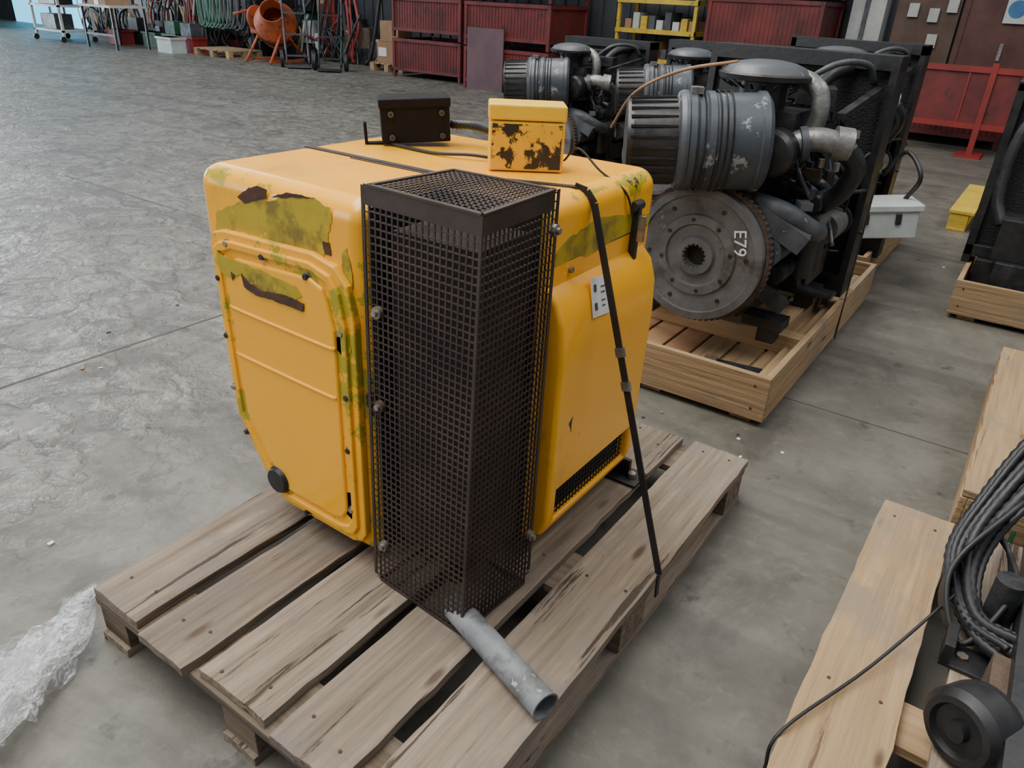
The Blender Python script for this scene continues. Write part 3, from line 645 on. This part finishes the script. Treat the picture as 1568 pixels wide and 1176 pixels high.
# ------------------------------------------------------------------ background stillages
def stillage(name,x0,x1,y0,y1,z0,h,m=RED,solid=True,par=None):
    b=B(name,par)
    z1=z0+h
    for x in(x0,x1-.05):
        for y in(y0,y1-.05): b.bx(x,x+.05,y,y+.05,z0,z1,m)
    for z in(z0+.1,z1-.05):
        b.bx(x0,x1,y0-.003,y0+.04,z,z+.05,m);b.bx(x0,x1,y1-.04,y1,z,z+.05,m);b.bx(x0,x0+.04,y0,y1,z,z+.05,m);b.bx(x1-.04,x1+.003,y0,y1,z,z+.05,m)
    if solid:
        b.bx(x0+.03,x1-.03,y0+.02,y0+.025,z0+.12,z1-.04,m);b.bx(x1-.03,x1-.025,y0+.02,y1,z0+.12,z1-.04,m);b.bx(x0+.03,x1-.03,y1-.03,y1-.02,z0+.12,z1-.04,m)
        n=int((x1-x0)/.06)
        for i in range(n): b.bx(x0+.04+i*.06,x0+.046+i*.06,y0+.014,y0+.02,z0+.12,z1-.04,m)
    b.bx(x0,x1,y0,y1,z0+.1,z0+.12,m)
    return b.done()
for z in(0,.64,1.28): stillage('red_stillage',-9.98,-8.45,10.55,11.6,z,.62)
for z in(0,.64,1.28): stillage('red_stillage',-8.1,-6.5,10.2,11.3,z,.62)
for z in(0,.75,1.5): stillage('red_stillage',-4.4,-2.85,10.9,11.9,z,.72)
fmx=pm('grey_translucent_sheet',(.15,.09,.10),(.10,.06,.07),3,.3)
b=B('plastic_sheet_cover');b.bx(-8.0,-7.3,10.16,10.18,.0,.9,fmx);b.done()
b=B('yellow_storage_rack')
for x in(-5.95,-4.72): b.bx(x,x+.05,11.2,11.25,0,2.4,YPAL);b.bx(x,x+.05,11.8,11.85,0,2.4,YPAL)
for z in(.55,.95,1.35): b.bx(-5.95,-4.67,11.18,11.86,z,z+.06,YPAL)
for i in range(9): b.bx(-5.85+i*.13,-5.77+i*.13,11.3,11.7,.61,.72+random.random()*.15,random.choice([CARD,WHITE,CARD,GREY]));b.bx(-5.85+i*.13,-5.75+i*.13,11.3,11.7,1.01,1.1+random.random()*.15,random.choice([CARD,WHITE,YPAL,GREY]))
b.done()
b=B('red_barrier')
for x in(-1.55,-.75,.2): b.bx(x,x+.06,9.95,10.01,0,.95,REDL);b.bx(x-.1,x+.16,9.75,10.2,0,.03,REDL)
for z in(.28,.85): b.bx(-1.55,.26,9.96,10.0,z,z+.06,REDL)
for i in range(3): b.bx(-1.45+i*.5,-1.43+i*.5,9.97,9.99,.3,.87,REDL)
b.bx(-1.5,.2,9.985,9.992,.34,.85,RED)
b.done()
stillage('red_stillage',-1.9,-.5,10.6,11.6,0,.8,RED)
b=B('door_1');b.bx(-1.35,-.5,12.0,12.06,0,2.3,BROWN);b.bx(-1.42,-1.35,11.98,12.06,0,2.35,BROWN);b.bx(-.9,-.86,11.98,12.0,.9,1.1,ALU);b.done()
b=B('door_2');b.bx(-.42,.8,12.0,12.06,0,2.3,BROWN);b.bx(-.48,-.42,11.96,12.06,0,2.35,BLUE);b.done()
b=B('safety_sign');b.bx(-.95,-.70,11.95,11.965,1.33,1.62,WHITE);b.lathe((-.825,11.952,1.49),(0,-1,0),[(.1,0),(.1,.006)],BLUE,32);b.done()
b=B('notice_board');b.bx(-.95,.1,11.93,11.95,1.66,1.9,pm('cyan_board',(.1,.45,.55),(.08,.4,.5),3,.5));b.done()
b=B('trim_pillar');b.bx(-2.72,-2.3,11.75,12.06,0,4,PILL);b.bx(-2.55,-2.5,11.7,11.75,0,4,GREY);b.done()
b=B('switch_panel');b.bx(-2.2,-1.45,11.98,12.05,.6,2.2,pm('brown_board',(.10,.06,.04),(.07,.045,.03),3,.7));
for x,z in((-2.05,1.35),(-1.8,1.3),(-1.6,1.42),(-1.75,1.0)): b.bx(x,x+.12,11.93,11.98,z,z+.16,PILL)
b.done()
# ------------------------------------------------------------------ left background clutter
b=B('door_daylight');DL=emis('daylit_blue_door',(.12,.55,.85),2.2);b.bx(-27,-22.6,12.0,12.06,0,3.5,DL);b.bx(-22.6,-22.4,11.95,12.06,0,3.6,PILL);b.bx(-24.8,-24.7,11.97,12.0,0,3.5,PILL);b.done()
mx=B('cement_mixer');mx.T=Matrix.Translation((-12.75,10.3,0))@Matrix.Scale(1.1,4)
mx.lathe((0,0,.62),V((.5,-.55,.45)),[(.16,-.38),(.30,-.3),(.36,-.1),(.36,.08),(.22,.36),(.20,.42),(.19,.42),(.18,.2)],ORANGE,32,caps=False);mx.lathe((0,0,.62),V((.5,-.55,.45)),[(.372,-.06),(.372,.0)],DARKG,32,caps=False)
for s in(-1,1):
    mx.tube([(s*.32,-.45,.02),(s*.28,-.1,.55),(s*.3,.4,.02)],.025,ORANGE,smooth=False);mx.beam((s*.32,-.45,.05),(s*.3,.4,.05),.04,.04,ORANGE)
    mx.lathe((s*.38,.4,.15),(1,0,0),[(.15,-.03),(.15,.03)],BLACKR,24)
mx.beam((-.35,.1,.5),(.35,.1,.5),.05,.05,ORANGE);mx.box((-.5,.1,.62),(.3,.3,.35),ORANGE);mx.lathe((-.38,-.1,.7),(1,0,0),[(.2,-.015),(.2,.015)],ORANGE,20);mx.tube([(-.6,-.4,.75),(-.6,.2,.85),(-.3,.3,.8)],.02,ORANGE)
mx.done()
def handtruck(x,y,s,m,r=.4):
    b=B('hand_truck');b.T=Matrix.Translation((x,y,0))@Matrix.Rotation(r,4,'Z')@Matrix.Scale(s,4)
    for q in(-.2,.2): b.tube([(q,-.05,.06),(q,.25,.6),(q,.5,1.1),(q*.8,.6,1.2)],.02,m);b.lathe((q*1.4,.08,.15),(1,0,0),[(.15,-.03),(.15,.03),(.06,.035)],BLACKR,22)
    for t in(.1,.45,.8): b.beam((-.2,-.03+t*.5,.1+t*1.0),(.2,-.03+t*.5,.1+t*1.0),.03,.03,m)
    b.box((0,-.18,.03),(.42,.28,.015),m);b.tube([(-.16,.6,1.2),(0,.64,1.24),(.16,.6,1.2)],.018,m);b.done()
handtruck(-11.85,10.0,1.0,GREY,.9);handtruck(-11.1,10.1,1.0,DARKG,.7)
def pal(x,y,m=NWY,mx_=NWX,nm='wooden_pallet',w_=.2,d_=.8):
    b=B(nm)
    for i in range(6): b.bx(x+i*w_,x+i*w_+w_*.7,y,y+d_,.12,.142,m)
    for q in(0,w_*2.6,w_*5.2):
        for w in(0,d_*.44,d_-.1): b.bx(x+q,x+q+.1,y+w,y+w+.1,.02,.12,mx_)
        b.bx(x+q,x+q+.1,y,y+d_,0,.02,m)
    b.done()
pal(-14.9,9.9);pal(-10.95,10.95,w_=.14,d_=.7)
b=B('cardboard_boxes');b.bx(-10.85,-10.25,11.05,11.5,.143,.5,CARD);b.bx(-10.8,-10.35,11.1,11.45,.505,.85,CARD);b.bx(-10.8,-10.6,11.04,11.05,.25,.4,LABEL);b.done()
b=B('work_table')
b.bx(-17.4,-16.2,9.0,9.8,.78,.82,PILL)
for x in(-17.35,-16.25):
    for y in(9.05,9.75): b.bx(x-.02,x+.02,y-.02,y+.02,0,.78,DARKG)
b.bx(-17.35,-16.25,9.04,9.07,.25,.29,DARKG);b.done()
b=B('cardboard_carton');b.bx(-17.15,-16.5,9.1,9.6,.821,1.15,CARD);b.bx(-16.9,-16.75,9.09,9.1,.821,1.15,LABEL);b.box((-17.0,8.98,1.2),(.3,.3,.01),CARD,Matrix.Rotation(.5,3,'X'));b.done()
b=B('steel_trolley')
for x in(-19.7,-18.5):
    for y in(9.1,9.8): b.bx(x,x+.05,y,y+.05,.12,1.2,PILL);b.lathe((x+.02,y,.06),(1,0,0),[(.06,-.02),(.06,.02)],BLACKR,16)
for z in(.2,.7,1.1): b.bx(-19.7,-18.45,9.1,9.85,z,z+.04,PILL)
b.box((-19.1,9.4,.9),(.7,.4,.3),DARKG);b.box((-19.2,9.4,.4),(.6,.4,.3),GREY);b.done()
b=B('hose_rack')
for x in(-15.9,-14.3): b.bx(x,x+.06,10.9,10.96,0,1.9,DARKG)
b.bx(-15.9,-14.24,10.9,10.96,1.5,1.56,DARKG)
for k in range(12):
    x=-15.7+k*.12;r=random.uniform(.35,.55);b.tube([(x,10.85,1.45),(x-r*.4,10.8,1.1),(x-r*.2,10.75,.65-r*.3),(x+r*.3,10.75,.6),(x+r*.35,10.8,1.1),(x,10.85,1.45)],.035,random.choice([GREENH,GREENH,BLACKR]),seg=8)
b.done()
cols=[DARKG,BLACK,REDL,GREY,BROWN,GREENH,DARKG,RUSTR,WHITE,BLACK,CARD,BLACK,DARKG]
b=B('scrap_heap')
for k in range(190):
    x=random.uniform(-22,-11.2);hh=.15+.55*random.random();s_=random.uniform(.15,.5)
    zz=random.choice([0,0,.3,.6,.9])
    b.box((x,11.66,zz+hh/2),(s_,random.uniform(.15,.3),hh),random.choice(cols),random.uniform(-.25,.25))
for k in range(110):
    x=random.uniform(-22,-11.2);y=random.uniform(11.36,11.5)
    b.tube([(x,y,.03),(x+random.uniform(-.4,.4),y,random.uniform(.2,.8)),(x+random.uniform(-.6,.6),y+.15,random.uniform(.1,1.7))],random.uniform(.012,.035),random.choice(cols),seg=8)
b.done()
b=B('plastic_crates')
for k,(x,y,c_) in enumerate([(-18.1,9.9,REDL),(-18.0,10.3,BLACK),(-15.7,9.6,WHITE),(-15.7,10.1,REDL),(-17.2,10.2,GREENH),(-16.5,10.25,BLACK)]):
    b.bx(x,x+.5,y,y+.33,0,.3,c_);b.bx(x-.02,x+.52,y-.02,y+.35,.26,.3,c_)
    if k%2: b.bx(x+.05,x+.4,y+.05,y+.3,.3,.55,cols[k])
b.done()
# loose hand tools, pumps and breakers standing in front of the heap
b=B('tool_pile')
for k in range(60):
    x=random.uniform(-18.3,-16.1);y=random.uniform(10.88,11.05);hh=random.uniform(.15,.5)
    b.box((x,y,hh/2),(random.uniform(.08,.3),random.uniform(.06,.14),hh),random.choice(cols),random.uniform(-.3,.3))
for k in range(30):
    x=random.uniform(-18.2,-16.2);y=random.uniform(10.85,11.0);b.tube([(x,y,.02),(x+random.uniform(-.2,.2),y+.05,.6),(x+random.uniform(-.3,.3),y+.1,1.15)],.02,random.choice([DARKG,REDL,PILL,NWY,BLACK]),seg=8)
b.done()
b=B('parts_shelving')
for x in(-14.1,-13.35): b.bx(x,x+.05,10.9,11.2,0,1.9,BLACK)
for z in(.3,.75,1.2): b.bx(-14.1,-13.3,10.9,11.2,z,z+.04,BLACK)
for i in range(6):
    for z in(.34,.79,1.24): b.bx(-14.03+i*.12,-13.94+i*.12,10.95,11.15,z,z+.1+random.random()*.2,random.choice(cols))
b.done()
# ------------------------------------------------------------------ lights
w=bpy.data.worlds.new('w');sc.world=w;w.use_nodes=True
bg=w.node_tree.nodes['Background'];bg.inputs[0].default_value=(.84,.91,1,1);bg.inputs[1].default_value=.34
def area(n,loc,rot,sx,sy,e,c):
    l=bpy.data.lights.new(n,'AREA');l.shape='RECTANGLE';l.size=sx;l.size_y=sy;l.energy=e;l.color=c
    o=bpy.data.objects.new(n,l);sc.collection.objects.link(o);o.location=loc;o.rotation_euler=rot;return o
area('skylight',(-4,3,6.5),(0,0,0),3,8,640,(1,.97,.92))
area('skylight',(-1.5,-.5,6.0),(math.radians(12),0,0),2,5,350,(1,.97,.92))
area('skylight',(2.2,4.5,5.5),(0,math.radians(25),0),2,6,170,(1,.98,.95))
area('skylight',(-13,5,6.5),(0,0,0),3,8,640,(.85,.93,1))
area('doorway_daylight',(-24,6,2.2),(0,math.radians(-90),0),4,6,1100,(.75,.88,1))
area('doorway_daylight',(-6,-5,2.6),(math.radians(80),0,math.radians(-25)),5,3,190,(.9,.95,1))
